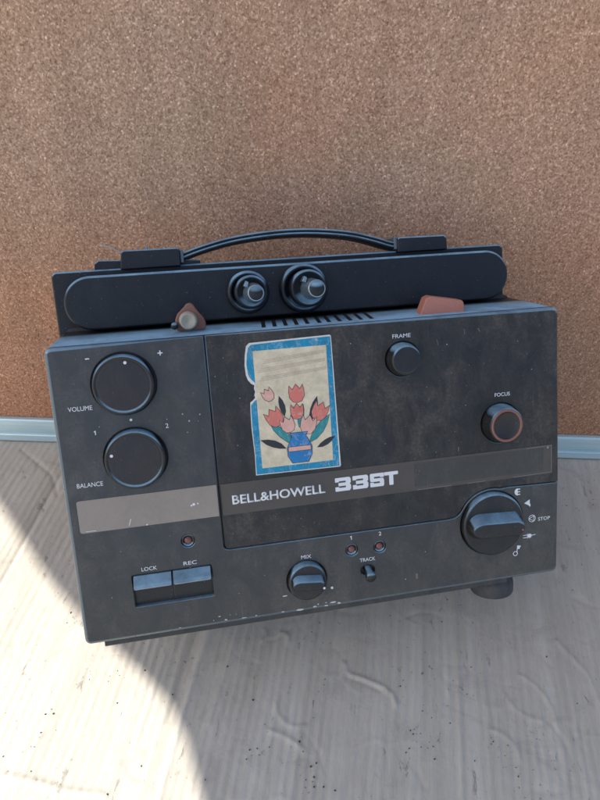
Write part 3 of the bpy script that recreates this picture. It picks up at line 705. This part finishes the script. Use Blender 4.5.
# generic vase of tulips in the sticker's colours
def xf(pts, cx, cy, k, rot=0): return [(cx + k * (x * math.cos(rot) - y * math.sin(rot)), cy + k * (x * math.sin(rot) + y * math.cos(rot))) for x, y in pts]
TULIP = [(0, -5), (2.6, -4.4), (4.4, -1.6), (4.6, 2), (4.1, 5.4), (2.3, 2.8), (0, 6.0), (-2.3, 2.8), (-4.1, 5.4), (-4.6, 2), (-4.4, -1.6), (-2.6, -4.4)]
LEAF = [(0, -9), (2.0, -5), (2.6, 0), (1.8, 5), (0, 9.5), (-1.5, 5), (-1.9, 0), (-1.3, -5)]
VASE = [(-5, -9.5), (5, -9.5), (7.4, -5), (7.6, 0), (5.6, 4.5), (4.2, 7), (5.4, 9.2), (-5.4, 9.2), (-4.2, 7), (-5.6, 4.5), (-7.6, 0), (-7.4, -5)]
def grown(pts, d): return [(p[0] - n[0] * d, p[1] - n[1] * d) for p, n in zip(pts, ring_normals(pts))] if area(pts) > 0 else grown(pts[::-1], d)
items = []
for cx, cy, k, rot, m_ in ((150, 135, .8, 2.9, P_teal), (137, 124, 1.15, .75, P_teal), (161, 125, 1.2, -.7, P_teal), (131, 118, .9, 1.15, P_ink), (158, 138, .9, -.35, P_ink), (165, 116, .7, -1.1, P_ink), (138, 142, .7, .2, P_ink)):
    items.append((xf(LEAF, cx, cy, k, rot), m_))
for cx, cy, k, rot, m_ in ((133, 135, 1.12, .5, P_coral), (162, 136, 1.1, -.45, P_coral), (148, 149, 1.05, .05, P_coral), (141, 129.5, .95, .3, P_pink), (154, 128, 1.1, -.25, P_pink), (130, 150, .75, .5, P_pink), (147.5, 137.5, .9, 0, P_coral)):
    items.append((xf(TULIP, cx, cy, k, rot), m_))
items.append((xf(VASE, 147.5, 114.4, 1.05), P_cobalt)); items.append((xf(rrect(-7.4, -2.2, 7.4, .6, .3, 2), 147.5, 114.4, .98), P_pink))
byM = {}; zl = .56
for pts, mt in items:
    byM.setdefault(P_ink.name, []).append((grown(pts, .32), zl)); byM.setdefault(mt.name, []).append((pts, zl + .006)); zl += .012
for mn, lst in byM.items():
    b = bmesh.new()
    for pts, z in lst: flat(b, pts, z, .016)
    part('sticker_print', b, bpy.data.materials[mn], stk)['kind'] = 'stuff'

# crumbs of dirt and torn paper flakes lying on the cardboard
def crumbs(name, spots, m, label, cat, flatk):
    b = bmesh.new()
    for x, y, r_ in spots:
        a0 = random.random() * 6; n = random.randint(5, 8); st = random.uniform(.35, 1)
        ra = [r_ * random.uniform(.55, 1.15) for _ in range(n)]
        lo = []; hi = []
        for k in range(n):
            a = 2 * PI * k / n; px, py = ra[k] * math.cos(a), ra[k] * st * math.sin(a); X_, Y_ = px * math.cos(a0) - py * math.sin(a0), px * math.sin(a0) + py * math.cos(a0)
            lo.append(b.verts.new((x + X_, y + Y_, -.0016))); hi.append(b.verts.new((x + X_ * .7, y + Y_ * .7, -.0006 + r_ * flatk * random.uniform(.5, 1.2))))
        tp = b.verts.new((x, y, -.0005 + r_ * flatk * 1.2))
        for k in range(n):
            b.faces.new((lo[k - 1], lo[k], hi[k], hi[k - 1])); b.faces.new((hi[k - 1], hi[k], tp))
    fix(b); o = mesh_obj(name, b, m); o['label'] = label; o['category'] = cat; o['kind'] = 'stuff'
M_dirt = mat('dirt', (.035, .03, .026), .9); M_flake = mat('dark_flake', (.12, .105, .09), .85)
sp = [(rng.uniform(-.22, .30), rng.uniform(.09, .36), abs(rng.normal(0, .00045)) + .00025) for _ in range(110)]
for cx, cy, k, w in ((.0216, .1319, 9, .003), (.0979, .1609, 10, .005), (-.018, .143, 8, .004), (.085, .187, 3, .002), (-.19, .135, 8, .010), (-.165, .15, 7, .008), (-.14, .16, 5, .012), (.16, .15, 7, .006), (.03, .19, 3, .002), (.10, .15, 6, .004), (-.145, .185, 3, .002)):
    sp += [(cx + rng.normal(0, w), cy + rng.normal(0, w * 1.6), rng.uniform(.0003, .0009)) for _ in range(k)]
crumbs('dirt_crumbs', sp, M_dirt, 'scattered dark crumbs of dirt on the cardboard', 'dirt', .7)

# ------------------------------------------------------------------ unseen sheet added up left, outline shaped along the sun to cast the curved shadow
edge_f = [(-.20, .80), (-.33, .62), (-.38, .50), (-.36, .425), (-.2685, .3331), (-.2016, .2638), (-.165, .232), (-.1364, .2118), (-.108, .191), (-.0864, .1734), (-.068, .148), (-.0515, .1121), (-.035, .06), (.0, .02)]
foot_p = edge_f + [(.55, .0), (.66, .10), (.66, .72), (.58, .80)]
bm = bmesh.new()
def lift(p, th=0.):
    d = 1.15 + .9 * (p[1] - .1) * (1 if p[1] > .1 else .3) + .25 * max(0, p[0])
    return Vector((p[0], p[1], 0)) + SUN * (d + th)
a = [bm.verts.new(lift(p)) for p in foot_p]; c = [bm.verts.new(lift(p, .004)) for p in foot_p]
bm.faces.new(a); bm.faces.new(c[::-1])
for i in range(len(a)): bm.faces.new((a[i - 1], a[i], c[i], c[i - 1]))
bmesh.ops.triangulate(bm, faces=bm.faces[:]); fix(bm)
M_shade = mat('shade_sheet_cloth', (.5, .48, .44), .8)
t = NT(M_shade); t.l(t.ramp(t.noise(40, t.obj(), 4), [(.3, (.44, .42, .38)), (.7, (.54, .52, .48))]), t.b.inputs['Base Color'])
cn = mesh_obj('shade_sheet', bm, M_shade); cn['kind'] = 'structure'
